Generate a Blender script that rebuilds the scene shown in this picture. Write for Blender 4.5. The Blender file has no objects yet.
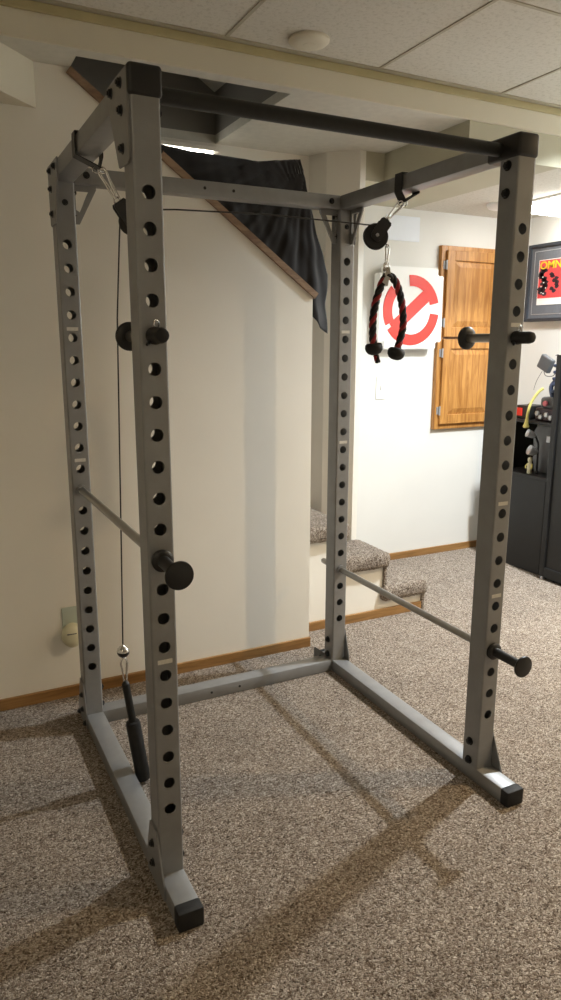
import bpy, bmesh, math, random
from mathutils import Vector, Matrix, Quaternion
random.seed(7)
PI = math.pi
COL = bpy.context.scene.collection
FLOOR = 0.078            # floor level in the measuring frame; everything is lowered by this at the end
W, DP = 1.097, 0.946     # rack: spacing of upright centres, y of rear uprights' front face
ORI = {}                 # world origin of every object

# ------------------------------------------------------------------ materials
def nt(name):
    m = bpy.data.materials.new(name); m.use_nodes = True
    t = m.node_tree; b = t.nodes['Principled BSDF']
    return m, t, b
def N(t, kind, **kw):
    n = t.nodes.new(kind)
    for k, v in kw.items():
        if k in n.inputs: n.inputs[k].default_value = v
        else: setattr(n, k, v)
    return n
def c4(c): return (c[0], c[1], c[2], 1)
def paint(name, col, rough=.5, metal=0, var=.06, scale=30, bump=.0, bscale=200, col2=None, spec=.5):
    m, t, b = nt(name)
    tc = N(t, 'ShaderNodeTexCoord')
    n = N(t, 'ShaderNodeTexNoise', Scale=scale, Detail=4.0)
    t.links.new(tc.outputs['Object'], n.inputs['Vector'])
    r = N(t, 'ShaderNodeValToRGB')
    a = [c*(1-var) for c in col]; d = [min(1, c*(1+var)) for c in (col2 or col)]
    r.color_ramp.elements[0].color = c4(a); r.color_ramp.elements[1].color = c4(d)
    r.color_ramp.elements[0].position = .3; r.color_ramp.elements[1].position = .7
    t.links.new(n.outputs['Fac'], r.inputs['Fac']); t.links.new(r.outputs['Color'], b.inputs['Base Color'])
    b.inputs['Roughness'].default_value = rough; b.inputs['Metallic'].default_value = metal
    b.inputs['Specular IOR Level'].default_value = spec
    if bump:
        n2 = N(t, 'ShaderNodeTexNoise', Scale=bscale, Detail=3.0)
        t.links.new(tc.outputs['Object'], n2.inputs['Vector'])
        bp = N(t, 'ShaderNodeBump', Strength=bump, Distance=.002)
        t.links.new(n2.outputs['Fac'], bp.inputs['Height']); t.links.new(bp.outputs['Normal'], b.inputs['Normal'])
    return m
def emis(name, col, s):
    m, t, b = nt(name)
    b.inputs['Base Color'].default_value = c4(col)
    b.inputs['Emission Color'].default_value = c4(col); b.inputs['Emission Strength'].default_value = s
    return m
def carpet(name, tint=1.0):
    m, t, b = nt(name)
    tc = N(t, 'ShaderNodeTexCoord')
    dn = N(t, 'ShaderNodeTexNoise', Scale=70.0, Detail=2.0)
    t.links.new(tc.outputs['Object'], dn.inputs['Vector'])
    mixv = N(t, 'ShaderNodeMixRGB'); mixv.inputs['Fac'].default_value = .02
    t.links.new(tc.outputs['Object'], mixv.inputs['Color1']); t.links.new(dn.outputs['Color'], mixv.inputs['Color2'])
    v = N(t, 'ShaderNodeTexVoronoi', Scale=250.0)
    t.links.new(mixv.outputs['Color'], v.inputs['Vector'])
    sp = N(t, 'ShaderNodeSeparateColor'); t.links.new(v.outputs['Color'], sp.inputs['Color'])
    r = N(t, 'ShaderNodeValToRGB'); r.color_ramp.interpolation = 'LINEAR'
    cols = [(0, (.050, .030, .016)), (.15, (.125, .085, .055)), (.34, (.235, .178, .135)), (.65, (.345, .285, .225)), (1, (.63, .555, .475))]
    e = r.color_ramp.elements
    e[0].position = 0; e[0].color = c4([x*tint for x in cols[0][1]]); e[1].position = 1; e[1].color = c4([x*tint for x in cols[-1][1]])
    for p, c in cols[1:-1]:
        q = e.new(p); q.color = c4([x*tint for x in c])
    t.links.new(sp.outputs[0], r.inputs['Fac'])
    big = N(t, 'ShaderNodeTexNoise', Scale=7.0, Detail=3.0)
    t.links.new(tc.outputs['Object'], big.inputs['Vector'])
    mr = N(t, 'ShaderNodeMapRange'); mr.inputs['From Min'].default_value = .3; mr.inputs['From Max'].default_value = .7
    mr.inputs['To Min'].default_value = .90; mr.inputs['To Max'].default_value = 1.1
    t.links.new(big.outputs['Fac'], mr.inputs['Value'])
    mul = N(t, 'ShaderNodeVectorMath', operation='SCALE')
    t.links.new(r.outputs['Color'], mul.inputs[0]); t.links.new(mr.outputs['Result'], mul.inputs['Scale'])
    t.links.new(mul.outputs['Vector'], b.inputs['Base Color'])
    b.inputs['Roughness'].default_value = 1; b.inputs['Specular IOR Level'].default_value = .1
    b.inputs['Sheen Weight'].default_value = .15
    n2 = N(t, 'ShaderNodeTexNoise', Scale=150.0, Detail=4.0)
    t.links.new(tc.outputs['Object'], n2.inputs['Vector'])
    ad = N(t, 'ShaderNodeMath', operation='SUBTRACT'); t.links.new(n2.outputs['Fac'], ad.inputs[0]); t.links.new(v.outputs['Distance'], ad.inputs[1])
    bp = N(t, 'ShaderNodeBump', Strength=.9, Distance=.006)
    t.links.new(ad.outputs[0], bp.inputs['Height']); t.links.new(bp.outputs['Normal'], b.inputs['Normal'])
    return m
def wood(name, c1, c2, axis='Z', rough=.45, scale=1.0):
    m, t, b = nt(name)
    tc = N(t, 'ShaderNodeTexCoord'); mp = N(t, 'ShaderNodeMapping')
    s = {'Z': (14, 14, 1.1), 'X': (1.1, 14, 14), 'S': (3, 14, 14)}[axis]
    mp.inputs['Scale'].default_value = [q*scale for q in s]
    t.links.new(tc.outputs['Object'], mp.inputs['Vector'])
    n = N(t, 'ShaderNodeTexNoise', Scale=3.0, Detail=6.0, Roughness=.6, Distortion=.8)
    t.links.new(mp.outputs['Vector'], n.inputs['Vector'])
    r = N(t, 'ShaderNodeValToRGB'); r.color_ramp.elements[0].position = .35; r.color_ramp.elements[1].position = .65
    r.color_ramp.elements[0].color = c4(c1); r.color_ramp.elements[1].color = c4(c2)
    t.links.new(n.outputs['Fac'], r.inputs['Fac']); t.links.new(r.outputs['Color'], b.inputs['Base Color'])
    b.inputs['Roughness'].default_value = rough
    return m
def tile_mat():
    m, t, b = nt('acoustic_tile')
    tc = N(t, 'ShaderNodeTexCoord')
    n = N(t, 'ShaderNodeTexNoise', Scale=60.0, Detail=6.0, Roughness=.75)
    t.links.new(tc.outputs['Object'], n.inputs['Vector'])
    r = N(t, 'ShaderNodeValToRGB'); r.color_ramp.elements[0].position = .36; r.color_ramp.elements[1].position = .5
    r.color_ramp.elements[0].color = (.53, .50, .43, 1); r.color_ramp.elements[1].color = (.66, .63, .56, 1)
    t.links.new(n.outputs['Fac'], r.inputs['Fac']); t.links.new(r.outputs['Color'], b.inputs['Base Color'])
    b.inputs['Roughness'].default_value = .95
    bp = N(t, 'ShaderNodeBump', Strength=.5, Distance=.002); t.links.new(n.outputs['Fac'], bp.inputs['Height']); t.links.new(bp.outputs['Normal'], b.inputs['Normal'])
    return m
def fabric(name, col):
    m, t, b = nt(name)
    tc = N(t, 'ShaderNodeTexCoord')
    n = N(t, 'ShaderNodeTexNoise', Scale=400.0, Detail=2.0)
    t.links.new(tc.outputs['Object'], n.inputs['Vector'])
    r = N(t, 'ShaderNodeValToRGB'); r.color_ramp.elements[0].color = c4([c*.7 for c in col]); r.color_ramp.elements[1].color = c4([c*1.4 for c in col])
    t.links.new(n.outputs['Fac'], r.inputs['Fac']); t.links.new(r.outputs['Color'], b.inputs['Base Color'])
    b.inputs['Roughness'].default_value = .9; b.inputs['Sheen Weight'].default_value = .3; b.inputs['Specular IOR Level'].default_value = .2
    return m

M = dict(
    wall=paint('cream_wall_paint', (.86, .83, .755), .75, var=.02, scale=3, bump=.12, bscale=120),
    wall_far=paint('pale_wall_paint', (.74, .735, .70), .75, var=.02, scale=3, bump=.12, bscale=120),
    soffit=paint('soffit_paint', (.70, .655, .53), .8, var=.03, scale=4, bump=.2, bscale=90),
    lowceil=paint('textured_ceiling_paint', (.66, .64, .57), .9, var=.05, scale=25, bump=.5, bscale=70),
    crown=paint('olive_trim_paint', (.46, .40, .22), .7, var=.10, scale=6),
    bulk=paint('shaded_soffit_paint', (.50, .475, .36), .8, var=.03, scale=4, bump=.15, bscale=90),  # soffit cream darkened to olive: its dim light is put into the colour
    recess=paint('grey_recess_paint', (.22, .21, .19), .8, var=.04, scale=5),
    tile=tile_mat(),
    grid=paint('ceiling_grid_metal', (.42, .38, .29), .5, var=.1, scale=9),
    carpet=carpet('beige_frieze_carpet', 1.0),
    carpet_stair=carpet('stair_carpet', .95),
    oak=wood('oak_baseboard', (.23, .115, .035), (.37, .20, .07), 'X', .4),
    capwood=wood('brown_cap_wood', (.19, .11, .065), (.33, .22, .135), 'S', .5),
    cabwood=wood('honey_oak', (.31, .125, .026), (.54, .27, .075), 'Z', .38),
    steel=paint('grey_hammered_paint', (.265, .268, .270), .40, .30, .07, 18, .12, 300),
    chrome=paint('chrome', (.75, .74, .72), .14, 1, .03, 10),
    rod=paint('zinc_rod', (.33, .32, .30), .3, .9, .06, 40),
    black=paint('black_plastic', (.011, .011, .011), .42, 0, .1, 20),
    rubber=paint('black_rubber', (.010, .010, .010), .7, 0, .15, 60, .2, 300),
    barblack=paint('black_knurled_bar', (.014, .015, .014), .5, .2, .15, 60, .3, 500),
    bolt=paint('black_oxide_bolt', (.03, .032, .036), .4, .6, .1, 50),
    sticker=paint('pale_sticker', (.62, .60, .55), .6, 0, .06, 200),
    web=fabric('black_webbing', (.012, .012, .012)),
    cloth=fabric('black_cloth', (.024, .024, .026)),
    cable=paint('coated_cable', (.02, .018, .018), .35, .2, .1, 40),
    white=paint('white_plastic', (.86, .86, .84), .35, 0, .01, 10),
    red=paint('red_vinyl', (.78, .035, .02), .4, 0, .02, 10),
    ivory=paint('ivory_plastic', (.72, .68, .48), .4, 0, .03, 10),
    greenish=paint('pale_green_plastic', (.52, .58, .50), .4, 0, .03, 10),
    blackwood=paint('black_laminate', (.007, .0075, .008), .5, 0, .2, 8),
    greymat=paint('grey_mat_board', (.14, .15, .17), .8, 0, .05, 60),
    frameblk=paint('charcoal_frame', (.035, .04, .05), .4, 0, .1, 20),
    coverred=paint('poster_red', (.72, .07, .075), .5, 0, .12, 14),
    yellow=paint('yellow_ink', (.85, .55, .03), .5, 0, .05, 14),
    dark=paint('dark_ink', (.035, .02, .03), .5, 0, .3, 50),
    grey=paint('grey_plastic', (.10, .105, .11), .4, 0, .1, 20),
    silver=paint('silver_plastic', (.5, .52, .55), .3, .5, .05, 20),
    hose=paint('yellow_hose_rubber', (.72, .64, .20), .45, 0, .1, 20),
    navy=paint('blue_grey_plastic', (.05, .07, .13), .35, 0, .2, 40),
    pink=paint('pink_plastic', (.65, .16, .2), .4, 0, .05, 20),
    charcoal=paint('charcoal_metal', (.034, .034, .036), .35, .3, .1, 30),
    olive=paint('olive_board', (.42, .41, .29), .8, 0, .05, 20),
    paper=paint('white_paper', (.80, .84, .90), .9, 0, .01, 20),
    lamp=emis('lit_diffuser', (1, .98, .93), 18),
    tube=emis('lit_tube', (1, .97, .9), 9),
)
def rope_mat():
    m, t, b = nt('red_black_braid')
    at = N(t, 'ShaderNodeAttribute', attribute_name='strand')
    r = N(t, 'ShaderNodeValToRGB'); r.color_ramp.interpolation = 'CONSTANT'
    r.color_ramp.elements[0].color = (.012, .008, .009, 1); r.color_ramp.elements[1].position = .5; r.color_ramp.elements[1].color = (.42, .02, .022, 1)
    t.links.new(at.outputs['Fac'], r.inputs['Fac'])
    n = N(t, 'ShaderNodeTexNoise', Scale=300.0)
    mx = N(t, 'ShaderNodeMixRGB', blend_type='MULTIPLY'); mx.inputs['Fac'].default_value = .6
    t.links.new(r.outputs['Color'], mx.inputs['Color1']); t.links.new(n.outputs['Fac'], mx.inputs['Color2'])
    t.links.new(mx.outputs['Color'], b.inputs['Base Color']); b.inputs['Roughness'].default_value = .7
    return m
M['rope'] = rope_mat()

# ------------------------------------------------------------------ mesh helpers
def box(bm, x0, x1, y0, y1, z0, z1, bev=0, seg=2):
    r = bmesh.ops.create_cube(bm, size=1)
    vs = r['verts']
    for v in vs:
        v.co = Vector(((x0+x1)/2+v.co.x*(x1-x0), (y0+y1)/2+v.co.y*(y1-y0), (z0+z1)/2+v.co.z*(z1-z0)))
    if bev:
        es = list({e for v in vs for e in v.link_edges})
        r = bmesh.ops.bevel(bm, geom=es, offset=bev, segments=seg, profile=.5, affect='EDGES')
        vs = list({v for f in r['faces'] for v in f.verts} | {v for v in vs if v.is_valid})
    return vs
def rot_about(vs, c, axis, ang):
    R = Matrix.Rotation(ang, 3, axis); c = Vector(c)
    for v in vs: v.co = c+R@(v.co-c)
def cyl(bm, p0, p1, r0, r1=None, seg=24, cap=True):
    if r1 is None: r1 = r0
    p0, p1 = Vector(p0), Vector(p1); d = p1-p0
    r = bmesh.ops.create_cone(bm, cap_ends=cap, cap_tris=False, segments=seg, radius1=r0, radius2=r1, depth=d.length)
    q = Vector((0, 0, 1)).rotation_difference(d.normalized()).to_matrix(); c = (p0+p1)/2
    for v in r['verts']: v.co = c+q@v.co
    return r['verts']
def lathe(bm, p0, axis, prof, seg=28):
    """prof: list of (distance along axis, radius)"""
    p0 = Vector(p0); ax = Vector(axis).normalized(); q = Vector((0, 0, 1)).rotation_difference(ax).to_matrix()
    rings = []
    for h, r in prof:
        if r < 1e-5: rings.append([bm.verts.new(p0+ax*h)])
        else: rings.append([bm.verts.new(p0+q@Vector((r*math.cos(2*PI*i/seg), r*math.sin(2*PI*i/seg), h))) for i in range(seg)])
    for a, b in zip(rings, rings[1:]):
        for i in range(seg):
            j = (i+1) % seg
            if len(a) == 1 and len(b) == 1: continue
            if len(a) == 1: bm.faces.new((a[0], b[j], b[i]))
            elif len(b) == 1: bm.faces.new((a[i], a[j], b[0]))
            else: bm.faces.new((a[i], a[j], b[j], b[i]))
    if len(rings[0]) > 1: bm.faces.new(rings[0][::-1])
    if len(rings[-1]) > 1: bm.faces.new(rings[-1])
def spline(pts, n=8, closed=False):
    P = [Vector(p) for p in pts]; out = []; L = len(P)
    rng = range(L if closed else L-1)
    for i in rng:
        if closed: a, b, c, d = P[i-1], P[i], P[(i+1) % L], P[(i+2) % L]
        else: a, b, c, d = P[max(i-1, 0)], P[i], P[i+1], P[min(i+2, L-1)]
        for k in range(n):
            t = k/n
            out.append(.5*((2*b)+(c-a)*t+(2*a-5*b+4*c-d)*t*t+(3*b-a-3*c+d)*t**3))
    if not closed: out.append(P[-1])
    return out
def frames(P, closed=False):
    L = len(P); T = []
    for i in range(L):
        a = P[i-1] if (i or closed) else P[0]; b = P[(i+1) % L] if (i < L-1 or closed) else P[-1]
        T.append((b-a).normalized())
    u = T[0].orthogonal().normalized(); U = [u]
    for i in range(1, L):
        u = U[-1]-T[i]*U[-1].dot(T[i]); U.append(u.normalized())
    return T, U
def tube(bm, pts, r, seg=10, closed=False):
    P = [Vector(p) for p in pts]; T, U = frames(P, closed); rings = []
    for i, p in enumerate(P):
        v = T[i].cross(U[i]); rr = r(i/(len(P)-1)) if callable(r) else r
        rings.append([bm.verts.new(p+U[i]*rr*math.cos(2*PI*k/seg)+v*rr*math.sin(2*PI*k/seg)) for k in range(seg)])
    rr = list(zip(rings, rings[1:]+rings[:1])) if closed else list(zip(rings, rings[1:]))
    for a, b in rr:
        for k in range(seg):
            j = (k+1) % seg; bm.faces.new((a[k], a[j], b[j], b[k]))
    if not closed: bm.faces.new(rings[0][::-1]); bm.faces.new(rings[-1])
    return rings
def prism(bm, pts, vec):
    """extrude polygon (3D points) by vec"""
    vec = Vector(vec); a = [bm.verts.new(Vector(p)) for p in pts]; b = [bm.verts.new(Vector(p)+vec) for p in pts]
    bm.faces.new(a); bm.faces.new(b[::-1]); n = len(a)
    for i in range(n):
        j = (i+1) % n; bm.faces.new((a[j], a[i], b[i], b[j]))
    return a+b
def link(name, bm, mat, parent=None, smooth=False, origin=None, kind=None):
    bmesh.ops.recalc_face_normals(bm, faces=bm.faces[:])
    if parent is not None: o0 = ORI[parent.name]
    elif origin is not None: o0 = Vector(origin)
    else:
        xs = [v.co.x for v in bm.verts]; ys = [v.co.y for v in bm.verts]; zs = [v.co.z for v in bm.verts]
        o0 = Vector(((min(xs)+max(xs))/2, (min(ys)+max(ys))/2, min(zs)))
    for v in bm.verts: v.co -= o0
    me = bpy.data.meshes.new(name); bm.to_mesh(me); bm.free()
    me.materials.append(M[mat])
    if smooth:
        for p in me.polygons: p.use_smooth = True
        try: me.set_sharp_from_angle(angle=math.radians(40))
        except Exception: pass
    o = bpy.data.objects.new(name, me); COL.objects.link(o)
    if parent is not None: o.parent = parent
    else: o.location = o0
    ORI[o.name] = o0
    if kind: o['kind'] = kind
    return o
def tag(o, label, cat, group=None):
    o['label'] = label; o['category'] = cat
    if group: o['group'] = group
    return o
def thing(name, label, cat, loc, group=None):
    o = bpy.data.objects.new(name, None); COL.objects.link(o); o.location = loc; o.empty_display_size = .05
    ORI[o.name] = Vector(loc); return tag(o, label, cat, group)
def B(): return bmesh.new()
def bx(name, mat, parent, *a, bev=0, **kw):
    bm = B(); box(bm, *a, bev=bev); return link(name, bm, mat, parent, **kw)
def struct(name, bm, mat): return link(name, bm, mat, kind='structure')

# ------------------------------------------------------------------ room shell
YW = 1.24; YF = 2.24; XR = 3.27; ZT = 2.60; ZL = 2.49; ZF = 2.35; YH = 1.04; YS = 1.93; YB = -3.4; XL = -2.2
bm = B(); box(bm, XL-.1, XR+.1, YB-.1, YF+.1, FLOOR-.06, FLOOR); struct('floor', bm, 'carpet')
# panel wall enclosing the stair, with the sloped top: outline in x,z
bm = B()
prism(bm, [(XL, YW, FLOOR), (1.105, YW, FLOOR), (1.105, YW, 1.745), (.10, YW, 2.478), (.10, YW, ZL+.0), (XL, YW, ZL)], (0, .095, 0))
struct('wall_left', bm, 'wall')
bm = B(); box(bm, XL-.1, XL, YB, YF, FLOOR, ZT); struct('wall_west', bm, 'wall')
bm = B(); box(bm, XL-.1, XR+.1, YB-.1, YB, FLOOR, ZT); struct('wall_front', bm, 'wall')
bm = B(); box(bm, XR, XR+.1, YB, YF+.1, FLOOR, ZT+.05); struct('wall_right', bm, 'wall_far')
bm = B(); box(bm, 1.60, XR+.1, YF, YF+.1, FLOOR, ZT+.05); struct('wall_back', bm, 'wall_far')
# stairwell back wall and the faceted chase beside it
bm = B(); box(bm, XL, 1.46, YS, YS+.08, FLOOR, ZL); struct('wall_stairwell', bm, 'wall')
bm = B()
prism(bm, [(1.45, YF+.05, FLOOR), (1.45, 1.958, FLOOR), (1.498, 1.812, FLOOR), (1.632, 1.700, FLOOR), (1.665, 1.700, FLOOR), (1.665, YF+.05, FLOOR)], (0, 0, ZL-FLOOR))
struct('wall_chase', bm, 'wall')
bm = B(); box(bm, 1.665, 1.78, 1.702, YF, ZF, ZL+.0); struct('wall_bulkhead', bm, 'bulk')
# sloped wood cap on the panel wall
bm = B()
d = Vector((1.02, 0, -.745)).normalized(); n = Vector((.745, 0, 1.02)).normalized()
a = Vector((.092, YW-.014, 2.480)); b = Vector((1.118, YW-.014, 1.733))
prism(bm, [a-n*.012, b-n*.012, b+n*.014, a+n*.014], (0, .125, 0))
struct('trim_1', bm, 'capwood')
# front tiled ceiling
bm = B(); box(bm, XL, XR, YB, YH+.0, ZT, ZT+.05); struct('ceiling', bm, 'tile')
bm = B()
for x in [-1.95+.0, -1.31, -.67, -.03, .61, 1.27, 1.91, 2.55, 3.19]:
    box(bm, x-.007, x+.007, YB, YH-.02, ZT-.003, ZT+.002)
for y in (.345, -.27, -.88, -1.5, -2.1, -2.7):
    box(bm, XL, XR, y-.007, y+.007, ZT-.003, ZT+.002)
box(bm, XL, XR, YH-.035, YH-.005, ZT-.004, ZT+.002)
struct('trim_2', bm, 'grid')
bm = B(); box(bm, XL, XR, YH, YH+.012, ZL-.004, ZT+.05); struct('wall_header', bm, 'soffit')
bm = B(); box(bm, XL, XR, YH-.012, YH, ZT-.034, ZT-.004, bev=.004); struct('trim_3', bm, 'crown')
# low ceiling with the stairwell opening (x .10-.93, y 1.12-1.93)
bm = B()
box(bm, XL, .10, YH+.012, YF, ZL, ZL+.04)
box(bm, .10, .93, YH+.012, 1.125, ZL, ZL+.04)
box(bm, .93, 1.80, YH+.012, YF, ZL, ZL+.04)
box(bm, .10, .93, YS, YF, ZL, ZL+.04)
struct('ceiling_low', bm, 'lowceil')
# recess above the opening
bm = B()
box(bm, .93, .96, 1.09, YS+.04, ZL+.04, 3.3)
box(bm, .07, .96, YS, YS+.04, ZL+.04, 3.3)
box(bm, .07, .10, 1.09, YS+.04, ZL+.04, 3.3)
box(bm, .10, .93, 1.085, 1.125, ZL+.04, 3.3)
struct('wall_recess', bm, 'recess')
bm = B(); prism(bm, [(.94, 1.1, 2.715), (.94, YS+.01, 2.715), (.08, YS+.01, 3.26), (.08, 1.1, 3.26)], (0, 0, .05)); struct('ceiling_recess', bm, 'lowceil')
# soffit box in front of the far room and its lower tiled ceiling
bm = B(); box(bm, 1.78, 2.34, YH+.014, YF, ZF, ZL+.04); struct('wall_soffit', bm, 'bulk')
bm = B(); box(bm, 2.34, XR, YH+.022, YF, ZF, ZL+.04); struct('ceiling_far', bm, 'tile')
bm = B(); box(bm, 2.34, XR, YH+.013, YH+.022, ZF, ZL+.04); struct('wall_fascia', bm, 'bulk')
# angled box at the left, ceiling to z 2.34
bm = B(); prism(bm, [(-.025, YW, ZL), (-.025, YW+.01, ZL), (XL, YW+.01, ZL), (XL, YW-2.0, ZL)][0:4] if False else [(-.025, YW, 2.34), (XL, YW, 2.34), (XL, YH+.005, 2.34), (-.19, YH+.005, 2.34), (-.15, YW-.125, 2.34)], (0, 0, ZL-2.34)); struct('wall_duct', bm, 'soffit')
# baseboards
def base(name, x0, x1, y):
    bm = B(); box(bm, x0, x1, y-.014, y, FLOOR-.002, FLOOR+.047, bev=.003); struct(name, bm, 'oak')
base('baseboard_left', XL, 1.108, YW); base('baseboard_back', 1.67, XR, YF)

# ------------------------------------------------------------------ stairs
st = thing('staircase', 'carpeted staircase with cream side, rising behind the sloped panel wall', 'stairs', (1.6, 1.66, FLOOR))
noses = [(1.94, .245), (1.68, .435), (1.42, .625), (1.16, .815), (.90, 1.005), (.64, 1.195)]
bm = B(); xl = .40
pts = [(xl, 1.40, FLOOR), (noses[0][0]-.035, 1.40, FLOOR)]
for i, (x, z) in enumerate(noses):
    pts.append((x-.035, 1.40, z-.06)); 
    if i+1 < len(noses): pts.append((noses[i+1][0]-.035, 1.40, z-.06))
pts.append((xl, 1.40, noses[-1][1]-.05))
prism(bm, pts, (0, .012, 0)); link('stringer', bm, 'wall', st)
bx('baseboard', 'oak', st, 1.12, noses[0][0]-.036, 1.386, 1.40, FLOOR-.002, FLOOR+.047, bev=.003)
for i, (x, z) in enumerate(noses):
    x0 = (noses[i+1][0]-.05) if i+1 < len(noses) else x-.3
    bm = B(); box(bm, x0, x, 1.365, (1.696 if x > 1.5 else YS-.004), z-.078, z+.008, bev=.030, seg=4)
    bmesh.ops.subdivide_edges(bm, edges=[e for e in bm.edges if e.calc_length() > .1], cuts=26, use_grid_fill=True)
    for v in bm.verts:
        v.co += Vector((random.uniform(-1, 1), random.uniform(-1, 1), random.uniform(-1, 1)))*.0022
    link('tread', bm, 'carpet_stair', st, smooth=True)
    zb = FLOOR if i == 0 else noses[i-1][1]
    bx('riser', 'carpet_stair', st, x-.034, x-.016, 1.385, (1.696 if x > 1.5 else YS-.004), zb, z-.05, bev=.004)

# black cloth hung over the stair opening
top = [(.44, 2.312), (.60, 2.294), (.72, 2.297), (.90, 2.290), (1.06, 2.314), (1.105, 2.320)]
bm = B(); NU, NV = 110, 50
def lerp_path(P, t):
    L = [0]
    for a, b in zip(P, P[1:]): L.append(L[-1]+math.hypot(b[0]-a[0], b[1]-a[1]))
    s = t*L[-1]
    for i in range(len(P)-1):
        if s <= L[i+1] or i == len(P)-2:
            k = (s-L[i])/max(1e-6, L[i+1]-L[i]); return (P[i][0]+(P[i+1][0]-P[i][0])*k, P[i][1]+(P[i+1][1]-P[i][1])*k)
right = [(1.105, 2.320), (1.125, 2.25), (1.15, 2.17), (1.205, 2.00), (1.262, 1.850), (1.25, 1.72), (1.262, 1.575)]
bot = [(.42, 2.15), (.75, 1.90), (1.00, 1.72), (1.10, 1.665), (1.17, 1.655), (1.21, 1.60), (1.262, 1.575)]
grid = []
for j in range(NV+1):
    v = j/NV; row = []
    for i in range(NU+1):
        u = i/NU
        a = lerp_path(top, u); b = lerp_path(bot, u**.8); 
        x = a[0]+(b[0]-a[0])*v; z = a[1]+(b[1]-a[1])*v
        r = lerp_path(right, v); xr = 1.105+(1.262-1.105)*v
        k = max(0, (u-.55)/.45)**1.5; x += (r[0]-xr)*k
        w = .25+.75*v
        y = 1.368+w*(.0035*(1+2*max(0,u-.6))*math.sin(u*38+v*2.0)+.002*math.sin(u*71+1.3-v*3)+.006*math.sin(u*17-v*5))+.004*math.sin(z*40+u*9)
        dx_, dz_ = x-1.13, z-2.36; an = math.atan2(dz_, dx_); y += .0045*math.sin(an*26)*min(1, math.hypot(dx_, dz_)*2.2)+.003*math.sin(an*57+1)
        row.append(bm.verts.new((x, y, z)))
    grid.append(row)
for j in range(NV):
    for i in range(NU): bm.faces.new((grid[j][i], grid[j][i+1], grid[j+1][i+1], grid[j+1][i]))
ob = tag(link('draped_cloth', bm, 'cloth', smooth=True), 'black cloth hung across the stair opening above the sloped wood cap', 'cloth')
md = ob.modifiers.new('thick', 'SOLIDIFY'); md.thickness = .003
# tube light in the stairwell
t = thing('tube_light', 'slim lit tube light glowing behind the top of the black cloth', 'light', (.66, 1.91, 2.43))
bx('housing', 'wall', t, .36, .94, 1.895, 1.9305, 2.447, 2.468, bev=.003)
bm = B(); cyl(bm, (.38, 1.905, 2.438), (.905, 1.905, 2.438), .0085); link('lit_tube', bm, 'tube', t, smooth=True)

# ------------------------------------------------------------------ power rack
rk = thing('power_rack', 'tall grey steel power rack with perforated uprights standing on the carpet', 'power rack', (W/2, DP/2, FLOOR))
HZ = [1.85-i*.0762 for i in range(21)]; HR = .0155; PW = .033; PD = .074; ZP0, ZP1 = .130, 2.046
def upright(cx, y0):
    bm = B(); t = .003; bv = .006; seg = 24
    def slab(yo, yi):     # perforated wall between yo and yi
        zs = [ZP0]+[(HZ[i]+HZ[i+1])/2 for i in range(19, -1, -1)]
        zs = [ZP0, HZ[20]-.0381]+[(HZ[i]+HZ[i+1])/2 for i in range(19, -1, -1)]+[HZ[0]+.0381, ZP1]
        xa, xb = cx-PW+bv, cx+PW-bv
        def ring(y, zc, za, zb):
            circ = [bm.verts.new((cx+HR*math.cos(2*PI*k/seg), y, zc+HR*math.sin(2*PI*k/seg))) for k in range(seg)]
            sq = []
            for k in range(seg):
                a = 2*PI*k/seg; dx, dz = math.cos(a), math.sin(a)
                hx = (xb-xa)/2; hz = (zb-za)/2
                s = min(hx/abs(dx) if abs(dx) > 1e-9 else 1e9, hz/abs(dz) if abs(dz) > 1e-9 else 1e9)
                sq.append((s*dx, s*dz))
            # snap the four nearest samples to the corners
            for sx in (-1, 1):
                for sz in (-1, 1):
                    best = min(range(seg), key=lambda q: (sq[q][0]-sx*hx)**2+(sq[q][1]-sz*hz)**2)
                    sq[best] = (sx*hx, sz*hz)
            zc2 = (za+zb)/2
            S = [bm.verts.new((cx+p[0], y, zc2+p[1])) for p in sq]
            for k in range(seg):
                j = (k+1) % seg; bm.faces.new((circ[k], circ[j], S[j], S[k]))
            return circ
        for y in (yo, yi):
            for za, zb in ((zs[0], zs[1]), (zs[-2], zs[-1])):
                bm.faces.new([bm.verts.new(p) for p in ((xa, y, za), (xb, y, za), (xb, y, zb), (xa, y, zb))])
        for i in range(21):
            za, zb = HZ[i]-.0381, HZ[i]+.0381
            a = ring(yo, HZ[i], za, zb); b = ring(yi, HZ[i], za, zb)
            for k in range(seg):
                j = (k+1) % seg; bm.faces.new((a[k], a[j], b[j], b[k]))
    slab(y0, y0+t); slab(y0+PD, y0+PD-t)
    # side walls + rounded corners
    for s in (-1, 1):
        out = []
        for (yc, sy) in ((y0+bv, -1), (y0+PD-bv, 1)):
            arc = []
            for k in range(5):
                a = k/4*PI/2
                arc.append((cx+s*(PW-bv+bv*math.sin(a)), yc+sy*bv*math.cos(a)))
            out.append(arc)
        path = out[0]+out[1][::-1]
        lo = [bm.verts.new((p[0], p[1], ZP0)) for p in path]; hi = [bm.verts.new((p[0], p[1], ZP1)) for p in path]
        for k in range(len(path)-1): bm.faces.new((lo[k], lo[k+1], hi[k+1], hi[k]))
        xi = cx+s*(PW-t)
        bm.faces.new([bm.verts.new(p) for p in ((xi, y0+t, ZP0), (xi, y0+PD-t, ZP0), (xi, y0+PD-t, ZP1), (xi, y0+t, ZP1))])
    o = link('upright', bm, 'steel', rk)
    return o
def hexbolt(bm, p, ax, r=.0085, h=.008):
    p = Vector(p); ax = Vector(ax).normalized()
    cyl(bm, p-ax*.001, p+ax*.0015, r*1.25, seg=18); cyl(bm, p, p+ax*h, r, r*.92, seg=6)
    cyl(bm, p+ax*h, p+ax*(h+.003), r*.5, seg=12)
ups = {}
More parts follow.
